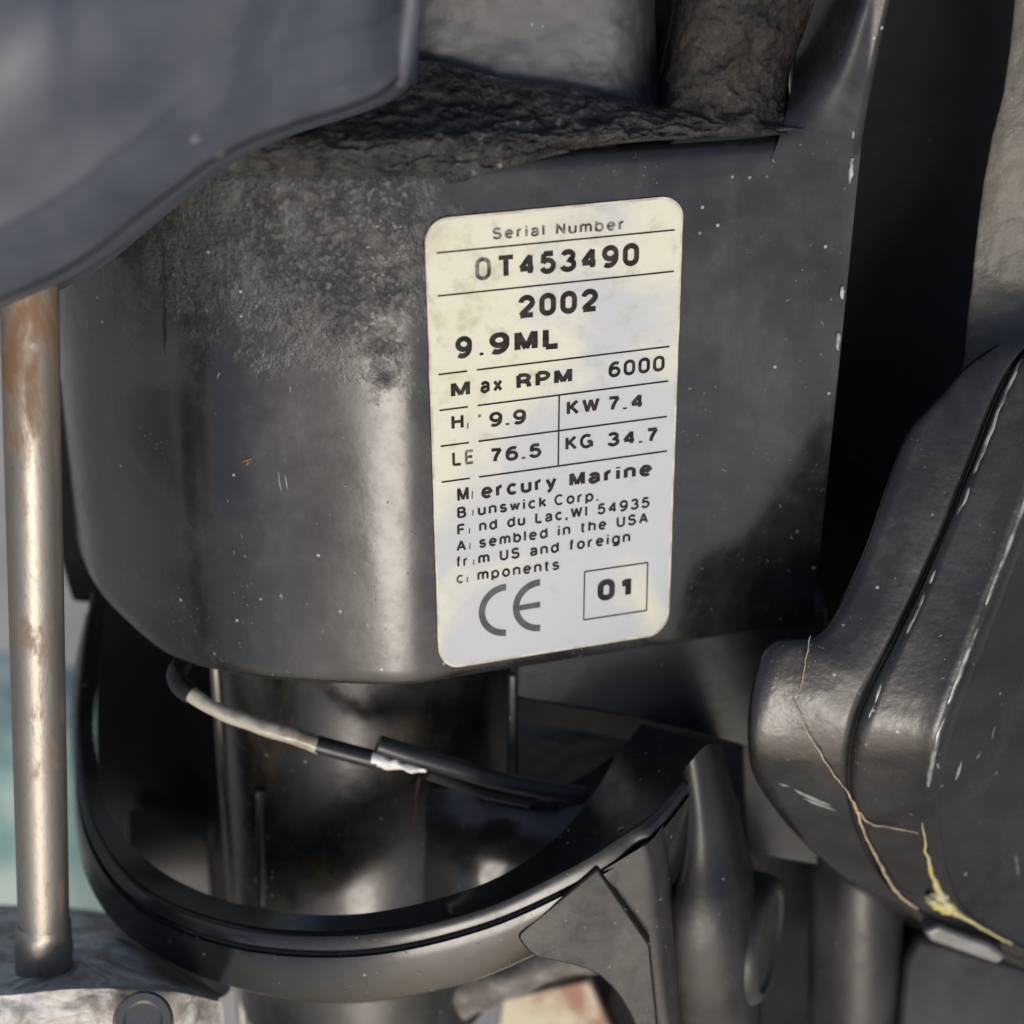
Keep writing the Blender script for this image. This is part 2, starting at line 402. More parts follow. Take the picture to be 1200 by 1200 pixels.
GL = {   # letter skeletons of a plain grotesque: width, strokes
 '0': (.52, [EA(.26, .70, .26, .30, 0, 180)+EA(.26, .30, .26, .30, 180, 360)+[(.52, .70)]]),
 '1': (.30, [[(.28, 0), (.28, 1)], EA(0, 1, .26, .26, 0, -90, 8)]),
 '2': (.52, [EA(.26, .71, .26, .29, 175, -25)+[(.34, .40), (.08, .14), (.0, 0)], [(-.03, 0), (.54, 0)]]),
 '3': (.52, [EA(.25, .77, .23, .23, 165, -90)+EA(.25, .27, .27, .27, 90, -165)]),
 '4': (.56, [[(.43, 0), (.43, 1)], [(.43, .98), (.0, .30)], [(-.03, .27), (.58, .27)]]),
 '5': (.52, [[(.50, 1), (.07, 1)], [(.09, 1), (.03, .48)], EA(.25, .32, .27, .32, 145, -160)]),
 '6': (.54, SIX), '7': (.52, [[(0, 1), (.54, 1)], [(.53, .99), (.36, .66), (.24, .33), (.19, 0)]]),
 '9': (.54, [[(.54-x, 1-y) for x, y in q] for q in SIX]),
 '.': (.02, [[(0, -.07), (0, .07)]]), ',': (.04, [[(.03, .08), (.03, -.05), (-.03, -.2)]]), "'": (.02, [[(.02, 1), (0, .72)]]), ' ': (.22, []),
 'A': (.62, [[(0, 0), (.31, 1)], [(.31, 1), (.62, 0)], [(.1, .32), (.52, .32)]]),
 'B': (.50, [[(0, 0), (0, 1)], [(0, 1), (.25, 1)]+EA(.25, .77, .22, .23, 90, -90)+[(0, .54)], [(0, .54), (.25, .54)]+EA(.25, .27, .26, .27, 90, -90)+[(0, 0)]]),
 'C': (.60, [EA(.33, .5, .33, .5, 48, 312, 26)]),
 'E': (.46, [[(0, 0), (0, 1)], [(0, 1), (.48, 1)], [(0, .52), (.44, .52)], [(0, 0), (.48, 0)]]),
 'F': (.44, [[(0, 0), (0, 1)], [(0, 1), (.46, 1)], [(0, .52), (.40, .52)]]),
 'G': (.62, [EA(.33, .5, .33, .5, 48, 350, 26), [(.38, .45), (.66, .45)], [(.64, .45), (.64, 0)]]),
 'H': (.52, [[(0, 0), (0, 1)], [(.52, 0), (.52, 1)], [(0, .52), (.52, .52)]]), 'I': (.02, [[(0, 0), (0, 1)]]),
 'K': (.52, [[(0, 0), (0, 1)], [(.52, 1), (.0, .40)], [(.17, .57), (.54, 0)]]), 'L': (.44, [[(0, 0), (0, 1)], [(0, 0), (.46, 0)]]),
 'M': (.66, [[(0, 0), (0, 1)], [(.66, 0), (.66, 1)], [(.02, .98), (.33, .05)], [(.64, .98), (.33, .05)]]),
 'N': (.54, [[(0, 0), (0, 1)], [(.54, 0), (.54, 1)], [(0, .97), (.54, .03)]]),
 'P': (.50, [[(0, 0), (0, 1)], [(0, 1), (.25, 1)]+EA(.25, .73, .26, .27, 90, -90)+[(0, .46)]]),
 'R': (.52, [[(0, 0), (0, 1)], [(0, 1), (.25, 1)]+EA(.25, .74, .25, .26, 90, -90)+[(0, .48)], [(.26, .48), (.45, .36), (.5, .18), (.52, 0)]]),
 'S': (.54, [EA(.27, .76, .24, .24, 20, 250)+EA(.27, .27, .27, .27, 70, -165)]),
 'T': (.54, [[(0, 1), (.54, 1)], [(.27, 1), (.27, 0)]]), 'U': (.54, [[(0, 1), (0, .3)]+EA(.27, .28, .27, .28, 180, 360)+[(.54, 1)]]),
 'W': (.84, [[(0, 1), (.21, .02)], [(.21, .02), (.42, .96)], [(.42, .96), (.63, .02)], [(.63, .02), (.84, 1)]]),
 'a': (.46, [EA(.22, XH-.22, .21, .22, 165, 0)+[(.43, .1), (.47, 0)], EA(.2, .19, .2, .19, 60, 300, 16), [(.3, .355), (.43, .40)], [(.3, .03), (.42, .14)]]),
 'b': (.5, [[(0, 0), (0, 1)], BOWL]), 'c': (.46, [EA(.25, XH/2, .25, XH/2, 45, 315)]), 'd': (.5, [[(.5, 0), (.5, 1)], BOWL]),
 'e': (.5, [EA(.25, XH/2, .25, XH/2, 0, 315), [(.02, .38), (.5, .38)]]), 'f': (.24, [EA(.22, .82, .13, .18, 80, 180)+[(.09, 0)], [(-.03, XH), (.25, XH)]]),
 'g': (.5, [BOWL, [(.5, XH), (.5, -.05)]+EA(.25, -.05, .25, .2, 0, -150)]), 'h': (.46, [[(0, 0), (0, 1)], hump(0, .46, XH)[1]]),
 'i': (.02, [[(0, 0), (0, XH)], [(0, .9), (0, 1.02)]]), 'k': (.42, [[(0, 0), (0, 1)], [(.4, XH), (0, .28)], [(.15, .43), (.43, 0)]]), 'l': (.02, [[(0, 0), (0, 1)]]),
 'm': (.76, [[(0, 0), (0, XH)], hump(0, .38, XH)[1], hump(.38, .76, XH)[1]]), 'n': (.46, [[(0, 0), (0, XH)], hump(0, .46, XH)[1]]),
 'o': (.5, [BOWL]), 'p': (.5, [[(0, -.26), (0, XH)], BOWL]), 'r': (.26, [[(0, 0), (0, XH)], EA(.24, XH-.26, .24, .26, 180, 85)]),
 's': (.42, [EA(.21, XH*.75, .19, XH*.25, 25, 250)+EA(.21, XH*.26, .21, XH*.26, 70, -165)]), 't': (.26, [[(.09, .95), (.09, .15)]+EA(.22, .15, .13, .15, 180, 280), [(-.03, XH), (.26, XH)]]),
 'u': (.46, [[(0, XH), (0, .22)]+EA(.23, .22, .23, .22, 180, 360)+[(.46, XH)], [(.46, XH), (.46, 0)]]), 'w': (.64, [[(0, XH), (.16, .02)], [(.16, .02), (.32, .7)], [(.32, .7), (.48, .02)], [(.48, .02), (.64, XH)]]),
 'x': (.44, [[(0, XH), (.44, 0)], [(.44, XH), (0, 0)]]),
 'y': (.46, [[(0, XH), (.24, .02)], [(.47, XH), (.2, -.14), (.14, -.23), (.02, -.25)]])}
def words(s, a, b, h, th=.13, mat=None, off=.27):
    th *= 1.38
    gap = .19+.03*(h < 15)
    P = []; x = 0
    for ch in s:
        w_, st = GL[ch]
        for q in st: P.append([(x+th/2+px, th/2+py*(1-th)) for px, py in q])
        x += w_+th+gap
    X1 = x-gap; V = []; F = []
    for k, q in enumerate(P):
        o_ = off+.002*(k % 5); q = [p for i, p in enumerate(q) if i == 0 or math.dist(p, q[i-1]) > 1e-4]
        if len(q) == 2: q = [(q[0][0]+(q[1][0]-q[0][0])*i/4, q[0][1]+(q[1][1]-q[0][1])*i/4) for i in range(5)]
        closed = math.dist(q[0], q[-1]) < 1e-3; n = len(q); i0 = len(V)
        for i in range(n):
            p0 = q[i-1] if i else (q[-2] if closed else q[0]); p1 = q[i+1] if i < n-1 else (q[1] if closed else q[-1])
            dx, dy = p1[0]-p0[0], p1[1]-p0[1]; L = math.hypot(dx, dy) or 1; nx, ny = -dy/L*th/2, dx/L*th/2
            e0 = -th*.5 if (i == 0 and not closed) else (th*.5 if (i == n-1 and not closed) else 0)
            wv = 1+.10*mn.noise(Vector((q[i][0]*3, q[i][1]*3, len(s)+h)))
            for sgn in (1, -1):
                X = (q[i][0]+nx*sgn*wv)/X1; Y = q[i][1]+ny*sgn*wv
                px = a[0]+(b[0]-a[0])*X; py = a[1]+(b[1]-a[1])*X; lean = -.03+(px-510)/280*.065; u = Y*h
                V.append(hpt(px+u*lean, py-u, o_))
        F += [(i0+2*i, i0+2*i+1, i0+2*i+3, i0+2*i+2) for i in range(n-1)]
    return link('lettering', V, F, mat or M['ink'], lb, smooth=180)
T = [('Serial Number', (576.5, 280.5), (731, 269), 14, 0.136, 'faded'), ('0', (556.5, 329), (575, 327), 27, 0.125, 'faded'), ('T', (581, 326.5), (604, 324.5), 27, 0.146, 'ink'), ('453490', (607, 324), (748, 310.5), 27, 0.167, 'ink'),
     ('2002', (607, 373), (700, 364), 27, 0.172, 'ink'), ('9', (533.5, 420.5), (553, 418.5), 26, 0.167, 'ink'), ('.', (561.5, 417.5), (566.5, 417), 26, 0.167, 'ink'), ('9ML', (573, 416), (656, 407.5), 26, 0.172, 'ink'),
     ('M', (528, 466), (550.5, 463), 18.5, 0.146, 'ink'), ('ax', (562.5, 461), (588.5, 458), 18.5, 0.154, 'ink'), ('RPM', (604.5, 456.5), (670, 448), 18.5, 0.167, 'ink'), ('6000', (712.5, 442.5), (778, 434), 18.5, 0.146, 'ink'),
     ('H', (528.7, 503.5), (543, 501.7), 17.5, 0.131, 'ink'), ("'", (560, 499), (563.5, 498.6), 15, 0.115, 'faded'), ('9.9', (573, 500.3), (616, 496), 17.5, 0.151, 'ink'), ('KW', (663.5, 486.5), (702, 482), 17.5, 0.146, 'ink'), ('7.4', (711, 482), (753.5, 477.5), 17.5, 0.157, 'ink'),
     ('L', (529.6, 546), (541, 544.6), 17, 0.131, 'ink'), ('E', (544.5, 544), (555, 542.8), 17, 0.131, 'faded'), ('76.5', (573.5, 542.5), (634, 535.3), 17, 0.157, 'ink'), ('KG', (662, 528), (694, 524), 17, 0.146, 'ink'), ('34.7', (711, 523.5), (770.5, 517), 17, 0.162, 'ink'),
     ('M', (535.5, 588), (549, 586), 17.5, 0.146, 'ink'), ('ercury', (563.5, 584.5), (651.5, 572), 17.5, 0.151, 'ink'), ('Marine', (666.5, 570.5), (763.5, 556.8), 17.5, 0.167, 'ink'),
     ('B', (535.3, 607), (546, 605.8), 13, 0.136, 'ink'), ('unswick', (559.5, 603.8), (640, 593.5), 13, 0.138, 'ink'), ('Corp.', (649, 592.3), (701, 586.3), 13, 0.138, 'ink'),
     ('F', (535.3, 627), (545, 625.8), 13, 0.136, 'ink'), ('nd du Lac,WI 54935', (561, 622.6), (760.5, 594.3), 13, 0.141, 'ink'),
     ('A', (534.4, 646), (546, 644.5), 13, 0.136, 'ink'), ('sembled in the USA', (561, 642), (759, 612.3), 13, 0.141, 'ink'),
     ('fr', (534.4, 664.6), (548, 663), 13, 0.131, 'ink'), ('m US and foreign', (560, 660.5), (738, 634.5), 13, 0.141, 'ink'),
     ('c', (534.4, 683.6), (543, 682.5), 13, 0.125, 'faded'), ('mponents', (559, 680), (655, 667), 13, 0.136, 'ink'), ('01', (699.6, 704.5), (739.3, 698.8), 25, 0.193, 'ink')]
for s, a, b, h, bo, m in T: words(s, a, b, h, bo, M[m])
for x, y in ((553.5, 604), (549.5, 625), (550, 643.5), (554.5, 661.8), (547, 682), (547.5, 502.3), (552.8, 584.5)):   # what is left of the rubbed-off letters
    seglet((x, y-.5), (x+.3, y-random.uniform(6, 10)), 1.5, .27, 'worn_stroke', M['faded'])
def arc(cx, cy, rx, ry, wd, a0, a1, sl):
    n = 28; V = []; F = []
    for i in range(n+1):
        a = math.radians(a0+(a1-a0)*i/n)
        for f in (1, 0):
            x = cx+(rx-wd*(1-f))*math.cos(a); y = cy-(ry-wd*(1-f))*math.sin(a)
            V.append(hpt(x, y-(x-cx)*sl, .27))
        if i < n: F.append((2*i, 2*i+1, 2*i+3, 2*i+2))
    return V, F
for cx, cy in ((592.5, 714), (632.5, 708.5)):
    V, F = arc(cx, cy, 32, 30.5, 7.5, 90, 270, .12); o = link('safety_mark', V, F, M['ce'], lb, smooth=180)
V = [hpt(x, y, .275) for x, y in ((607.5, 709), (632.5, 704.5), (632.5, 711), (607.5, 715))]
link('safety_mark', V, [(0, 1, 2, 3)], M['ce'], lb)

# ---- upper structure of the bracket
def sheet(name, ctrl, nu, nv, mat, parent, lump=None, amp=0, sc=1, ridged=True, smooth=60):
    """ctrl: rows of (px,py,Y); fine sheet with crusty relief"""
    rows = [cat(r, nu) for r in ctrl]
    cols = [cat([r[j] for r in rows], nv) for j in range(nu)]
    V = []
    for i in range(nv):
        for j in range(nu):
            p = A(*cols[j][i]); q = Vector([p[k_]*sc[k_] for k_ in range(3)]) if isinstance(sc, tuple) else p*sc
            e = mn.fractal(q, .9, 2.1, 5) if not ridged else .6-abs(mn.fractal(q, .8, 2.1, 5))*1.6
            u = j/(nu-1); v = i/(nv-1); fade = min(1, 6*u, 6*(1-u), 5*v, 5*(1-v))
            V.append(p+Vector((.25, -.7, .65))*e*amp*.001*fade)
    F = [(i*nu+j, i*nu+j+1, (i+1)*nu+j+1, (i+1)*nu+j) for i in range(nv-1) for j in range(nu-1)]
    return link(name, V, F, mat, parent, smooth=smooth)
sheet('neck', [[(430, -120, 20), (560, -120, 17), (680, -120, 18), (735, -120, 21), (765, -120, 34)],
               [(430, 20, 21), (560, 20, 18), (680, 20, 19), (738, 20, 22), (768, 20, 36)],
               [(420, 95, 18), (560, 95, 17), (680, 90, 19), (745, 85, 22), (772, 80, 36)],
               [(400, 135, 12), (560, 135, 12), (690, 130, 16), (760, 125, 20), (790, 120, 32)],
               [(380, 175, 3), (560, 170, 4), (700, 160, 10), (780, 150, 14), (800, 145, 26)]], 90, 90, M['neck'], BR, amp=1.0, sc=90, ridged=False)
prism('slot_back', [(740, -150), (830, -150), (830, 150), (740, 150)], 46, 52, M['deep'], BR, 0)
sheet('rib', [[(792, -120, 44), (800, -120, 22), (860, -120, 16), (930, -120, 20), (975, -120, 30)],
              [(788, 0, 44), (798, 0, 22), (850, 0, 17), (915, 0, 21), (955, 0, 30)],
              [(772, 90, 42), (785, 90, 22), (845, 90, 18), (900, 90, 22), (925, 90, 30)],
              [(765, 120, 36), (780, 125, 20), (850, 125, 18), (900, 135, 20), (935, 140, 26)],
              [(700, 160, 16), (770, 165, 14), (850, 160, 16), (910, 158, 18), (945, 155, 24)]], 80, 110, M['brown'], BR, amp=1.6, sc=110)
def hrow(pts, off): return [(x, y, hpt(x, y, off).y*1000) for x, y in pts]
sheet('grime_crust', [[(330, 100, 14.5), (480, 70, 15.8), (590, 92, 15.4), (690, 105, 17), (800, 130, 18), (940, 143, 22)],
                      [(310, 140, 5), (480, 128, 8), (600, 136, 9.5), (700, 138, 12.5), (800, 142, 15.5), (940, 147, 21.5)],
                      hrow([(262, 176), (470, 166), (600, 168), (700, 158), (800, 153), (940, 151)], .5),
                      hrow([(250, 194), (420, 190), (540, 200), (610, 184), (720, 166), (880, 157)], .25),
                      hrow([(245, 208), (400, 206), (520, 216), (610, 192), (720, 169), (880, 159)], -.25)], 300, 110, M['grime'], BR, amp=1.25, sc=(105, 150, 210))
rows = []
xr0 = PROF[-1].x+(PROF[-1].x-.035)*.10
for i in range(40):
    dz = -.004+.056*i/39; z = ZT+dz; q = max(0, dz+.004)
    xl = hpt(905, 160).x+min(.0095, .34*q); xr = xr0+.9*q*q/(q+.012)*.19+.00002
    row = []
    for j in range(41):
        u = j/40; x = xl+(xr-xl)*u; c = max(0, 1-u/.72)
        xu = x if x < .035 else (x+.0035)/1.10
        y = fY(min(xu, PROF[-1].x))+.00006+.017*c**2.6*min(1, max(0, dz)/.014)**1.5+.0006*(max(0, u-.9)/.1)**2
        row.append(Vector((x, y-.00006*(1-c), z)))
    rows.append(row)
V, F = grid(rows); link('flange', V, F, M['housing'], BR, smooth=80)
V, F = grid([[r[-1] for r in rows], [r[-1]+Vector((-.003, .05, 0)) for r in rows]]); link('side_wall', V, F, M['deep'], BR)

# ---- swivel tube under the rim
cx = A(420, 900, 42); zt, zb = ZR+.02, A(420, 1400, 42).z
R0 = 28.6
lathe('swivel_tube', (cx.x, .042, zt), (cx.x, .042, zb), [(0, R0-1), (0, R0), (22, R0), (24, R0-.4), (62, R0-.5), (64, R0), (120, R0)], M['tube'], BR, seg=96)
tube('edge_strip', [Vector((cx.x-.0283, .0395, ZR-.006)), Vector((cx.x-.0283, .0395, ZR-.02)), Vector((cx.x-.0280, .0395, zb))], [.7, 1.2, 1.3], M['bright'], BR, world=True, n=12)  # thin bright metal strip along the left edge of the tube
tube('casting_bead', [(305, 925, 15.2), (305, 960, 15.2), (308, 1060, 15.2)], .9, M['satin'], BR, lump=(.6, 400))
prism('support_arm', [(590, 760), (700, 745), (820, 732), (970, 712), (970, 900, -5), (862, 874, -5), (740, 843, -5), (612, 822, -5), (590, 815, -5)], 30, 42, M['satin'], BR, 1.2)
sheet('web', [[(462, 915, 22), (540, 925, 17), (600, 915, 20), (660, 920, 20), (720, 885, 18)],
              [(462, 1000, 22), (540, 980, 14), (600, 960, 15), (655, 950, 14), (715, 920, 13)],
              [(462, 1110, 22), (540, 1090, 11), (600, 1060, 10), (660, 1010, 9), (715, 960, 9)]], 50, 40, M['gloss'], BR, amp=.3, sc=120, ridged=False)
sheet('shelf', [[(598, 845, 46), (640, 850, 46), (690, 858, 44), (740, 868, 40)], [(598, 890, 34), (640, 892, 34), (690, 890, 32), (730, 895, 29)], [(590, 930, 20), (640, 932, 20), (690, 935, 17), (720, 930, 16)]], 40, 30, M['satin'], BR, amp=.8, sc=160, ridged=False)
prism('corner_post', [(594, 790), (607, 790), (607, 925), (594, 925)], 19, 40, M['satin'], BR, .8)
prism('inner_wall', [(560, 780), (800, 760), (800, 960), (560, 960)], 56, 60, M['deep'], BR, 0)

# ================================================================== CARRY LOOP
LP = thing('carry_loop', 'black cast loop handle curving below the swivel bracket with a rolled lip', 'handle', A(400, 1176, 0))
c_in = [(122, 690, 62), (113, 760, 52), (108, 850, 40), (125, 945, 24), (185, 1018, 8), (290, 1062, -6), (420, 1071, -14), (555, 1040, -12), (640, 992, -4), (692, 935, 7), (722, 888, 14), (752, 848, 21)]
c_cr = [(112, 692, 59), (101, 762, 49), (94, 855, 36), (109, 962, 17.5), (168, 1042, 1), (283, 1086, -12.4), (425, 1092, -19), (560, 1064, -19.2), (672, 1012, -18.2), (730, 976, -16), (772, 948, -13), (835, 874, 2)]
c_lp = [(107, 694, 59), (95, 765, 49), (88, 860, 36), (101, 972, 17.3), (162, 1057, .6), (280, 1104, -13.2), (425, 1112, -20), (565, 1082, -20.2), (682, 1030, -19.2), (742, 993, -17), (776, 965, -14.5), (838, 884, 1.5)]
def mixc(a, b, t): return [tuple(p[i]*(1-t)+q[i]*t for i in range(3)) for p, q in zip(a, b)]
def sh(c, dx, dy, dz): return [(x+dx, y+dy, z+dz) for x, y, z in c]
c_g1 = sh(c_lp, .5, 3, 1.0); c_g2 = sh(c_lp, 0, 6, .8); c_w0 = sh(c_lp, -.5, 9, -.4)
c_w1 = [(100, 720, 60), (85, 800, 50), (84, 905, 37), (100, 1025, 17), (158, 1103, 0), (272, 1156, -13), (410, 1174, -19.5), (545, 1151, -20), (655, 1105, -18.5), (745, 1070, -16), (778, 1050, -13), (835, 960, 2)]
c_w2 = [(104, 724, 62), (89, 806, 52), (88, 912, 39), (106, 1031, 19), (164, 1107, 3), (277, 1158, -9), (411, 1176, -15), (544, 1153, -15), (653, 1108, -13), (743, 1074, -10), (780, 1052, -8), (836, 963, 6)]
c_bk = [(122, 720, 66), (113, 800, 58), (110, 900, 46), (128, 1000, 32), (190, 1075, 16), (290, 1125, 4), (420, 1135, -4), (540, 1105, -4), (640, 1055, 2), (705, 1000, 12), (740, 930, 20), (765, 890, 26)]
c_i2 = sh(c_in, 2, 8, 2.5)
loft('loop_casting', [c_in, sh(c_cr, 1, -3, 2.0), sh(c_cr, 0, .5, .35), sh(c_cr, -.5, 4, -.5), sh(mixc(c_cr, c_lp, .5), 0, 1, -.45), c_lp, c_g1, c_g2, c_w0, sh(c_w0, -1, 12, -.3), c_w1, c_w2, c_bk, c_i2], 90, M['gloss'], LP, smooth=30)
# right hand arm of the loop
loft('arm', [[(640, 1060, -17.5), (690, 1100, -18.0), (735, 1140, -18), (760, 1230, -18)], [(740, 1000, -18.6), (752, 1030, -18.4), (764, 1100, -18), (785, 1230, -18)], [(762, 986, -17.6), (770, 1020, -17.4), (778, 1100, -17), (791, 1230, -17)],
             [(776, 968, -14.8), (782, 1010, -14.8), (788, 1100, -14.5), (800, 1230, -14)], [(781, 962, -9), (786, 1005, -9), (791, 1095, -9), (803, 1230, -9)], [(800, 935, 6), (800, 1000, 6), (800, 1090, 6), (810, 1230, 6)], [(815, 915, 14), (810, 1000, 14), (806, 1090, 14), (815, 1230, 14)]], 40, M['satin'], LP, closed=False, cross=40, smooth=60)
loft('boss_shoulder', [[(790, 925, 10), (792, 968, 6), (788, 1020, 4), (774, 1085, 2), (776, 1150, 2), (795, 1215, 3)], [(794, 915, -1), (796, 966, -3), (791, 1018, -4), (777, 1085, -7), (779, 1150, -7), (797, 1215, -6)], [(804, 900, -6), (806, 960, -7), (800, 1015, -8.5), (787, 1085, -11.5), (789, 1152, -11.5), (805, 1215, -10)],
      [(824, 876, -5), (826, 950, -7.5), (828, 1010, -9.5), (826, 1085, -13), (828, 1160, -13), (836, 1215, -11)], [(838, 872, 0), (848, 946, -4), (858, 1006, -6.5), (864, 1080, -10.5), (866, 1165, -10.5), (868, 1215, -9)],
      [(846, 876, 14), (862, 945, 6), (873, 1000, 3), (884, 1050, 1), (886, 1170, 1), (888, 1215, 1)], [(848, 880, 24), (865, 945, 22), (878, 1000, 20), (890, 1050, 18), (892, 1170, 18), (894, 1215, 18)]], 50, M['satin'], LP, closed=False, cross=50, smooth=180)
prism('gusset', [(x, y, -.012*(y-1018)) for x, y in [(607, 1100), (608, 1094), (613, 1089), (700, 1018), (762, 1108), (774, 1230), (750, 1230), (745, 1206), (737, 1188), (727, 1171), (716, 1157), (703, 1145), (688, 1137), (672, 1132), (655, 1128), (638, 1125), (627, 1122), (618, 1115), (611, 1106)]], -19.9, -6, M['dark'], LP, 1.3)
prism('dark_backing', [(112, 690), (300, 690), (300, 1120), (190, 1085), (140, 1030), (112, 930)], 70, 76, M['deep'], LP, .5)  # added occluder plate that keeps the inside of the loop black
prism('inner_rib', [(148, 950), (165, 945), (245, 985), (250, 1075), (190, 1070), (150, 1040)], 52, 60, M['satin'], LP, .8)
# pivot bosses
lathe('pivot_boss', A(800, 1082, 9), A(915, 1106, 2), [(0, 11), (0, 13.2), (14, 13.2), (16.6, 12.9), (17.7, 12.2), (18.1, 11.3), (18.2, 10.3), (17.4, 9.5), (17.4, 0.3)], M['satin'], LP, seg=64)

# ================================================================== CLAMP BRACKET
def BY(py): d = py-862; return (.08 if d < 0 else .20)*.9*(math.sqrt(d*d+45*45)-45)*.5*(1.0 if d < 0 else 1.3)   # the castings bulge towards the viewer at the bend
CB = thing('clamp_bracket', 'pebbled black clamp bracket with a seam and rubbed, highlight-painted ridge at the right', 'clamp bracket', A(1100, 1120, 0))
s0 = [(x, y, -1.5+BY(y)) for x, y in [(1165, 405), (1128, 432), (1098, 466), (1064, 505), (1036, 575), (1008, 655), (962, 738), (905, 752), (882, 800), (876, 870), (892, 925), (960, 1005), (1060, 1072), (1200, 1135), (1300, 1170)]]
s1 = [(x, y, -4.5+BY(y)) for x, y in [(1215, 395), (1188, 425), (1165, 470), (1136, 545), (1106, 620), (1072, 697), (1040, 762), (1016, 812), (1000, 858), (994, 905), (1000, 952), (1028, 1018), (1075, 1066), (1200, 1125), (1300, 1160)]]
s2 = [(x, y, -7+BY(y)) for x, y in [(1270, 380), (1240, 440), (1220, 500), (1195, 572), (1166, 650), (1138, 724), (1114, 786), (1098, 830), (1087, 868), (1079, 912), (1079, 960), (1092, 1022), (1120, 1066), (1200, 1112), (1300, 1150)]]
def mixc(a, b, t): return [tuple(p[i]*(1-t)+q[i]*t for i in range(3)) for p, q in zip(a, b)]
loft('rear_plate', [sh(s0, 20, 20, 10), sh(s0, 4, 3, 2.6), sh(s0, .5, .5, .9), mixc(s0, s1, .03), sh(mixc(s0, s1, .10), 0, 0, -.4), sh(mixc(s0, s1, .2), 0, 0, -.4), mixc(s0, s1, .5), mixc(s0, s1, .9), sh(mixc(s0, s1, .955), 0, 0, .25), sh(mixc(s0, s1, .98), 0, 0, .9), sh(s1, 2, 3, 2.8)], 110, M['cast'], CB, closed=False, lump=(.10, 150), smooth=80)
loft('front_plate', [sh(s1, 4, 4, 2.5), sh(mixc(s1, s2, .02), 0, 0, .9), sh(mixc(s1, s2, .07), 0, 0, .1), sh(mixc(s1, s2, .14), 0, 0, -.35), sh(mixc(s1, s2, .24), 0, 0, -.3), mixc(s1, s2, .5), mixc(s1, s2, .82),
      s2, sh(s2, 5, 3, -.35), sh(s2, 10, 5, -.3), sh(s2, 15, 7, .1), sh(s2, 20, 9, 1.0), sh(s2, 24, 11, 2.4)], 110, M['cast'], CB, closed=False, lump=(.10, 150), smooth=80)
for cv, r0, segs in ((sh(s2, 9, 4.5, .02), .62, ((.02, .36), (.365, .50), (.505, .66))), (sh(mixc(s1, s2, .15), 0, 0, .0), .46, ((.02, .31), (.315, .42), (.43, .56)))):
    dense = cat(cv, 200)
    for a0, a1 in segs:                                  # rubbed enamel plus the ridge highlight, painted in as pale strips
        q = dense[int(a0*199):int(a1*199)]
        tube('worn_edge_highlight', q, [r0*(.35+.65*max(0, math.sin(math.pi*i/(len(q)-1)))**.4) for i in range(len(q))], M['worn_highlight'], CB, seg=10, lump=(.22, 380))
fc = [A(*p) for p in cat(sh(s2, 23, 10.5, 2.2), 60)]
far = [A(x, y, 2) for x, y in ((1500, 1150), (1500, 380))]
rows = [fc, [p.lerp(A(1420, 860, 45), .35) for p in fc], [p.lerp(A(1420, 860, 45), .7) for p in fc]]
V, F = grid(rows); V = jitter(V, .3, 150); F.append([120+i for i in range(60)]); link('cover_face', V, F, M['cast'], CB, smooth=60)
sheet('upper_wall', [[(1194, -60, 44), (1196, -60, 28), (1204, -60, 24), (1300, -60, 21)], [(1180, 80, 44), (1182, 80, 28), (1192, 80, 24), (1300, 80, 21)], [(1158, 190, 44), (1160, 190, 28), (1170, 190, 24), (1300, 190, 21)],
                     [(1140, 330, 44), (1142, 330, 28), (1153, 330, 24), (1300, 330, 21)], [(1133, 405, 44), (1134, 405, 26), (1148, 402, 19), (1300, 390, 12)], [(1126, 445, 44), (1128, 445, 22), (1142, 440, 12), (1300, 430, 6)]], 90, 110, M['olive'], CB, amp=.5, sc=200, ridged=False)
prism('recess_shade_panel', [(930, -300), (1400, -300), (1400, 900), (930, 900)], 68, 74, M['deep'], CB, 0)  # black panel, the shade of the gap is in its colour
lathe('pivot_sleeve', A(1004, 985, 32), A(1000, 1300, 30), [(0, 7), (0, 8.6), (1.5, 9.4), (9, 10), (46, 10.2)], M['satin'], CB, seg=64)
prism('spacer_plate', [(868, 850), (970, 900), (960, 1015, -6), (872, 1000, -6)], 30, 40, M['satin'], CB, .8)
prism('lower_lug', [(1075, 1095), (1200, 1130), (1260, 1150), (1260, 1260, -9), (1050, 1260, -9), (1060, 1130, -2)], 26, 40, M['satin'], CB, 2.0)
prism('grey_lip', [(1082, 1092), (1100, 1085), (1160, 1108), (1180, 1122), (1170, 1132), (1090, 1104)], 14, 20, M['ridge'], CB, 1.0)

# ================================================================== ENGINE COWL
CW = thing('engine_cowl', 'smooth blue-grey engine cowl overhanging the bracket, speckled with dust', 'engine cowl', A(250, 180, -30))
e0 = [(-150, 400, -46), (-60, 372, -46), (0, 352, -46), (60, 325, -45), (105, 298, -44), (150, 264, -43), (205, 222, -42), (262, 182, -40), (330, 152, -37), (400, 130, -34), (445, 112, -30), (468, 92, -26)]
e1 = [(-150, 380, -53), (-60, 350, -53), (0, 328, -53), (58, 301, -52), (99, 275, -51), (142, 240, -50), (197, 198, -49), (254, 156, -47), (322, 124, -43), (390, 100, -39), (437, 80, -34), (466, 60, -28)]
e2 = [(-150, 300, -60), (-60, 270, -60), (-5, 245, -60), (50, 215, -59), (90, 190, -58), (133, 155, -57), (187, 115, -55), (244, 70, -52), (312, 40, -47), (382, 20, -42), (436, 5, -36), (468, -10, -28)]
e3 = [(-150, 60, -66), (-60, 40, -66), (-5, 20, -66), (50, 0, -65), (90, -20, -63), (133, -45, -61), (187, -75, -58), (244, -100, -54), (312, -120, -49), (382, -130, -43), (440, -140, -37), (474, -150, -28)]
e4 = [(x, y-500, z+20) for x, y, z in e3]
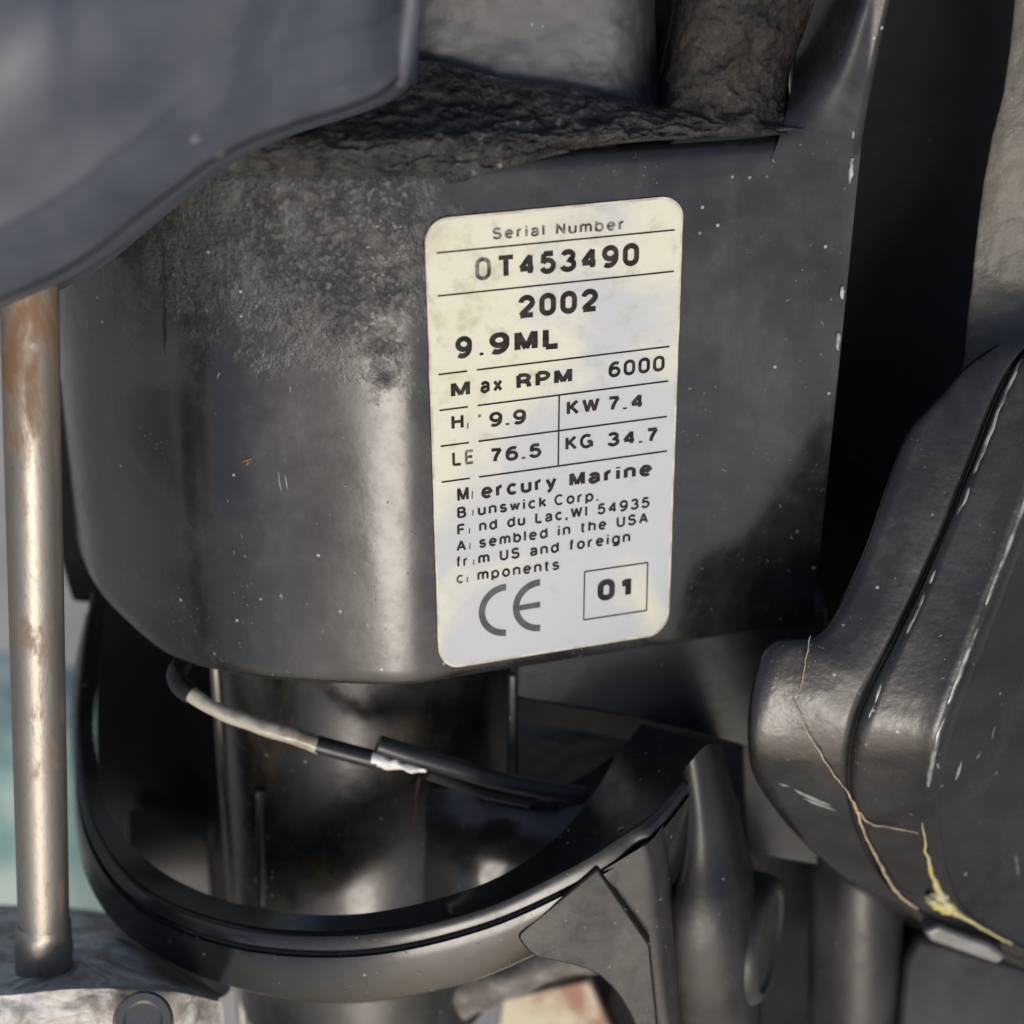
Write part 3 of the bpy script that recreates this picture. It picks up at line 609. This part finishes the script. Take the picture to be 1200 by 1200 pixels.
loft('cowl_shell', [sh(e0, 25, 8, 60), sh(e0, 3, 0, 3), e0, sh(mixc(e0, e1, .35), 0, 0, -2.0), sh(e1, 0, 0, -.4), sh(mixc(e1, e2, .3), 0, 0, -1.0), sh(mixc(e1, e2, .65), 0, 0, -.9), e2, e3, e4], 70, M['cowl'], CW, closed=False, cross=60, smooth=180)
tube('cowl_edge', [(467, 96, -25), (471, 70, -26), (476, 35, -27), (482, -20, -28), (486, -150, -28)], [1.2, 1.6, 1.6, 1.8, 1.8], M['cowl'], CW, n=20)
loft('cowl_flank', [[(478, 90, -22), (484, 30, -25), (492, -150, -26)], [(485, 100, 0), (490, 40, 0), (495, -150, 0)], [(490, 110, 20), (492, 50, 20), (496, -150, 20)]], 16, M['cowl'], CW, closed=False)

# ================================================================== TILT ROD AND ITS BLOCK
RD = thing('tilt_rod', 'upright rusty steel rod standing in the corroded aluminium block at left', 'steel rod', A(52, 1140, -10))
tube('rod_shaft', [(33, 240, -10), (34, 330, -10), (52, 1120, -10)], 4.75, M['steel'], RD, seg=40, n=24)
tube('rod_collar', [(51, 1078, -10), (51.5, 1092, -10), (52, 1122, -10), (52.5, 1140, -10), (53, 1150, -10)], [4.8, 5.2, 5.4, 5.3, 5.0], M['steel'], RD, seg=32, n=20, lump=(.35, 350))
BK = thing('mounting_block', 'pale corroded aluminium block with a bolt in the bottom left corner', 'metal block', A(100, 1230, -10))
sheet('block', [[(-80, 1060, 45), (60, 1062, 45), (150, 1075, 42), (235, 1105, 36), (276, 1150, 40)], [(-80, 1105, 6), (40, 1108, 6), (140, 1100, 10), (215, 1140, 8), (266, 1165, 12)],
                [(-80, 1158, -20), (0, 1160, -20), (100, 1150, -19), (200, 1158, -16), (256, 1172, -8)], [(-80, 1178, -24), (0, 1180, -24), (100, 1176, -23), (205, 1180, -19), (262, 1190, -8)], [(-80, 1300, -24), (0, 1300, -24), (100, 1300, -23), (205, 1300, -19), (266, 1300, -8)]], 110, 90, M['alu'], BK, amp=2.2, sc=85, ridged=False)
lathe('bolt', A(168, 1198, -26), A(166, 1190, -36), [(0, 5.5), (2.0, 5.5), (3.0, 4.9), (3.0, 3.6), (2.2, 3.2), (2.2, .2)], M['steel'], BK, seg=32)

# ================================================================== LUG, CARD, SHEET BEHIND
LG = thing('cast_lug', 'mottled grey rough cast lug showing beneath the loop handle', 'casting', A(590, 1200, 30))
tube('lug', [(430, 1205, 34), (510, 1168, 30), (590, 1140, 26), (650, 1122, 24), (710, 1110, 24)], [7, 6.5, 5.5, 5, 4], M['lug'], LG, n=40, seg=40, lump=(1.6, 130))
CD = thing('card_scrap', 'cream and red stained card lying out of focus under the gusset', 'card', A(650, 1230, 90))
prism('card_sheet', [(590, 1172), (690, 1150), (740, 1260), (575, 1260)], 50, 54, M['card'], CD, .5)
EL = thing('added_lower_housing', 'shade-black motor casting added to fill the gap behind the clamp bracket', 'motor leg', A(900, 1300, 60))
prism('added_leg_occluder', [(560, 930), (1120, 930), (1200, 1300), (640, 1300), (720, 1140)], 56, 90, M['deep'], EL, 3)  # added occluder behind the gaps, shade put into its black base
TS = thing('teal_cover', 'blurred teal cover hanging behind the steel rod at the left edge', 'cover', A(40, 1000, 220))
sheet('cover_sheet', [[(-260, 740, 270), (-60, 755, 250), (60, 775, 245), (140, 800, 270)], [(-260, 900, 260), (-60, 900, 230), (60, 910, 225), (150, 930, 260)], [(-260, 1080, 260), (-60, 1080, 230), (60, 1080, 225), (150, 1100, 260)]], 40, 40, M['teal'], TS, amp=8, sc=14, ridged=False)

# ================================================================== CABLE
CA = thing('control_cable', 'frayed control cable with yellowed white sheath and black sleeves below the rim', 'cable', A(300, 860, 5))
tube('black_end', [(214, 778, 14), (207, 790, 11), (211, 803, 9), (224, 814, 7.5)], 1.9, M['rubber'], CA, n=18)
tube('white_sheath', [(221, 811, 7.8), (250, 830, 6.5), (300, 849, 5.5), (340, 861, 5.2), (374, 874, 5.2)], [1.5, 1.55, 1.6, 1.65, 1.7], M['sheath'], CA, n=30, lump=(.25, 300))
tube('black_sleeve', [(371, 872, 5.2), (408, 882, 5.2), (442, 891, 5.4)], 1.75, M['rubber'], CA, n=14)
tube('frayed_core', [(436, 887, 5.0), (452, 893, 4.8), (470, 897, 4.6), (486, 901, 4.6), (499, 903, 4.8)], [1.3, 1.4, .9, .9, .35], M['white'], CA, n=30, lump=(.5, 700))
tube('loose_sleeve', [(443, 872, 5.5), (480, 884, 6), (540, 902, 8), (580, 914, 10), (640, 926, 13), (690, 934, 15)], [1.8, 1.9, 1.9, 1.8, 1.9, 1.9], M['rubber'], CA, n=40)
tube('inner_wire', [(500, 906, 6), (545, 922, 9), (572, 930, 11), (620, 940, 13)], 1.2, M['rubber'], CA, n=20)

# ================================================================== COBWEB AND GREASE ON THE CLAMP
CO = thing('cobweb_strand', 'thin brown cobweb strand stretched across the clamp bracket seam', 'cobweb', A(1000, 945, 2))
def CT(pts, r, n):
    tube('thread_and_edge_line', [(x, y, -.6+BY(y)+(-1.5-3*max(0, min(1, (x-880)/115)) if x < 1000 else -4.5-2.5*min(1, (x-1000)/80))) for x, y in pts], [q*.65 for q in r] if isinstance(r, list) else r, M['thread_and_edge_line'], CO, n=n, seg=8, lump=(.35, 500))
CT([(930, 822), (945, 855), (968, 895), (990, 925), (1002, 945), (1012, 975), (1030, 1010), (1050, 1045), (1075, 1064)], [.1, .16, .2, .22, .45, .3, .35, .4, .3], 60)
CT([(1004, 950), (1020, 965), (1045, 970), (1076, 977)], [.3, .25, .2, .15], 24)
CT([(949, 745), (944, 775), (937, 812)], [.1, .15, .1], 14)  # short pale line along the casting edge beside the boss, built as a strand
GR = thing('grease_blob', 'yellow grease smeared on the lower corner of the clamp ridge', 'grease', A(1105, 1055, -10))
gm = bmesh.new(); bmesh.ops.create_icosphere(gm, subdivisions=4, radius=1)
V = []
c0 = A(1104, 1056, -7.8+BY(1056))
for v in gm.verts:
    d = 1+.45*mn.noise(v.co*1.6)+.2*mn.noise(v.co*5)
    V.append(c0+Vector((v.co.x*.0028*d+v.co.z*-.0012, v.co.y*.0016*d, v.co.z*.0024*d)))
link('blob', V, [[v.index for v in f.verts] for f in gm.faces], M['grease'], GR, smooth=180); gm.free()
tube('smear', [(x, y, -7.5+BY(y)) for x, y in ((1081, 965), (1087, 1005), (1097, 1035), (1112, 1062), (1140, 1080), (1185, 1106))], [.15, .3, .6, .9, .5, .25], M['grease'], GR, n=40, seg=10, lump=(.5, 400))

# ================================================================== SCUFFS AND GRIT THAT LIE ON THE SURFACES
bpy.context.view_layer.update()
DG = bpy.context.evaluated_depsgraph_get(); GI = G.inverted()
def touch(px, py, off=.05):
    d = (G @ ray(px, py)).normalized()
    ok, p, n, i, o, m = S.ray_cast(DG, G @ CAM, d)
    if not ok: return None, None
    return GI @ (p+n*off*.001), o.name.split('.')[0]
def scuffs(name, strokes, mat, parent, on, r=.1):
    V = []; F = []
    for x0, y0, x1, y1, rr in strokes:
        P = []
        for k in range(7):
            t = k/6; p, o_ = touch(x0+(x1-x0)*t+random.uniform(-.5, .5), y0+(y1-y0)*t)
            if p is None or o_ not in on: break
            P.append(p)
        if len(P) < 7 or max((P[i+1]-P[i]).length for i in range(6)) > .004: continue
        a = (P[-1]-P[0]).normalized(); u = a.orthogonal().normalized(); v = a.cross(u); b0 = len(V)
        for k, p in enumerate(P):
            q = rr*r*.001*(.25+math.sin(math.pi*k/6))*random.uniform(.6, 1.2)
            V += [p+(u*math.cos(c)+v*math.sin(c))*q for c in (0, 1.571, 3.142, 4.712)]
            if k: F += [(b0+4*k-4+j, b0+4*k-4+(j+1) % 4, b0+4*k+(j+1) % 4, b0+4*k+j) for j in range(4)]
    if V:
        o = link(name, V, F, mat, parent); o['kind'] = 'stuff'
def rnd(n, x0, x1, y0, y1, l, ang, r):
    out = []
    for _ in range(n):
        x, y = random.uniform(x0, x1), random.uniform(y0, y1); a = math.radians(random.gauss(ang, 25)); q = l*random.uniform(.4, 1.4)
        out.append((x, y, x+q*math.cos(a), y+q*math.sin(a), r*random.uniform(.5, 1.5)))
    return out
HS = ('housing', 'flange')
scuffs('scuffs', rnd(26, 230, 490, 340, 790, 6, 80, .9)+rnd(26, 810, 990, 180, 730, 5, 60, .8)+[(326, 552, 330, 576, 1.6), (334, 556, 337, 574, 1.2), (480, 622, 487, 627, 1.5)], M['scuff'], BR, HS)
scuffs('rust_specks', [(284, 541, 296, 537, 3.0), (288, 545, 293, 541, 2.5), (256, 770, 262, 775, 1.2)], M['rust'], BR, HS)
scuffs('casting_seam', [(194, 235, 192, 300, 3.2), (192, 290, 192, 350, 3.2), (192, 340, 193, 415, 2.6)], M['deep'], BR, HS)
scuffs('grit', rnd(60, 380, 640, 930, 1040, 3, 30, .9)+rnd(24, 285, 320, 930, 1060, 4, 90, 1.1), M['scuff'], BR, ('swivel_tube', 'web', 'casting_bead'))
scuffs('rust_specks', [(492, 908, 486, 938, 4), (498, 906, 496, 925, 4), (488, 935, 482, 975, 2.4)], M['rust'], BR, ('swivel_tube', 'web'))
scuffs('scuffs', [(1128, 890, 1120, 915, 3), (1098, 894, 1100, 900, 3), (1166, 850, 1162, 868, 1.3), (1150, 880, 1144, 890, 1.6), (930, 925, 975, 945, 4), (940, 935, 980, 950, 3), (912, 918, 925, 922, 2), (1190, 1000, 1194, 1030, 2)]
       + rnd(22, 1095, 1195, 640, 1060, 4, 110, .7)+rnd(16, 900, 1080, 520, 1000, 4, 20, .6), M['scuff'], CB, ('rear_plate', 'front_plate', 'cover_face'))
scuffs('scuffs', rnd(30, 620, 790, 960, 1190, 4, 60, .9)+rnd(20, 150, 700, 1090, 1160, 5, 10, .8)+[(722, 974, 732, 970, 3)], M['scuff'], LP, ('loop_casting', 'arm', 'gusset', 'pivot_boss'))
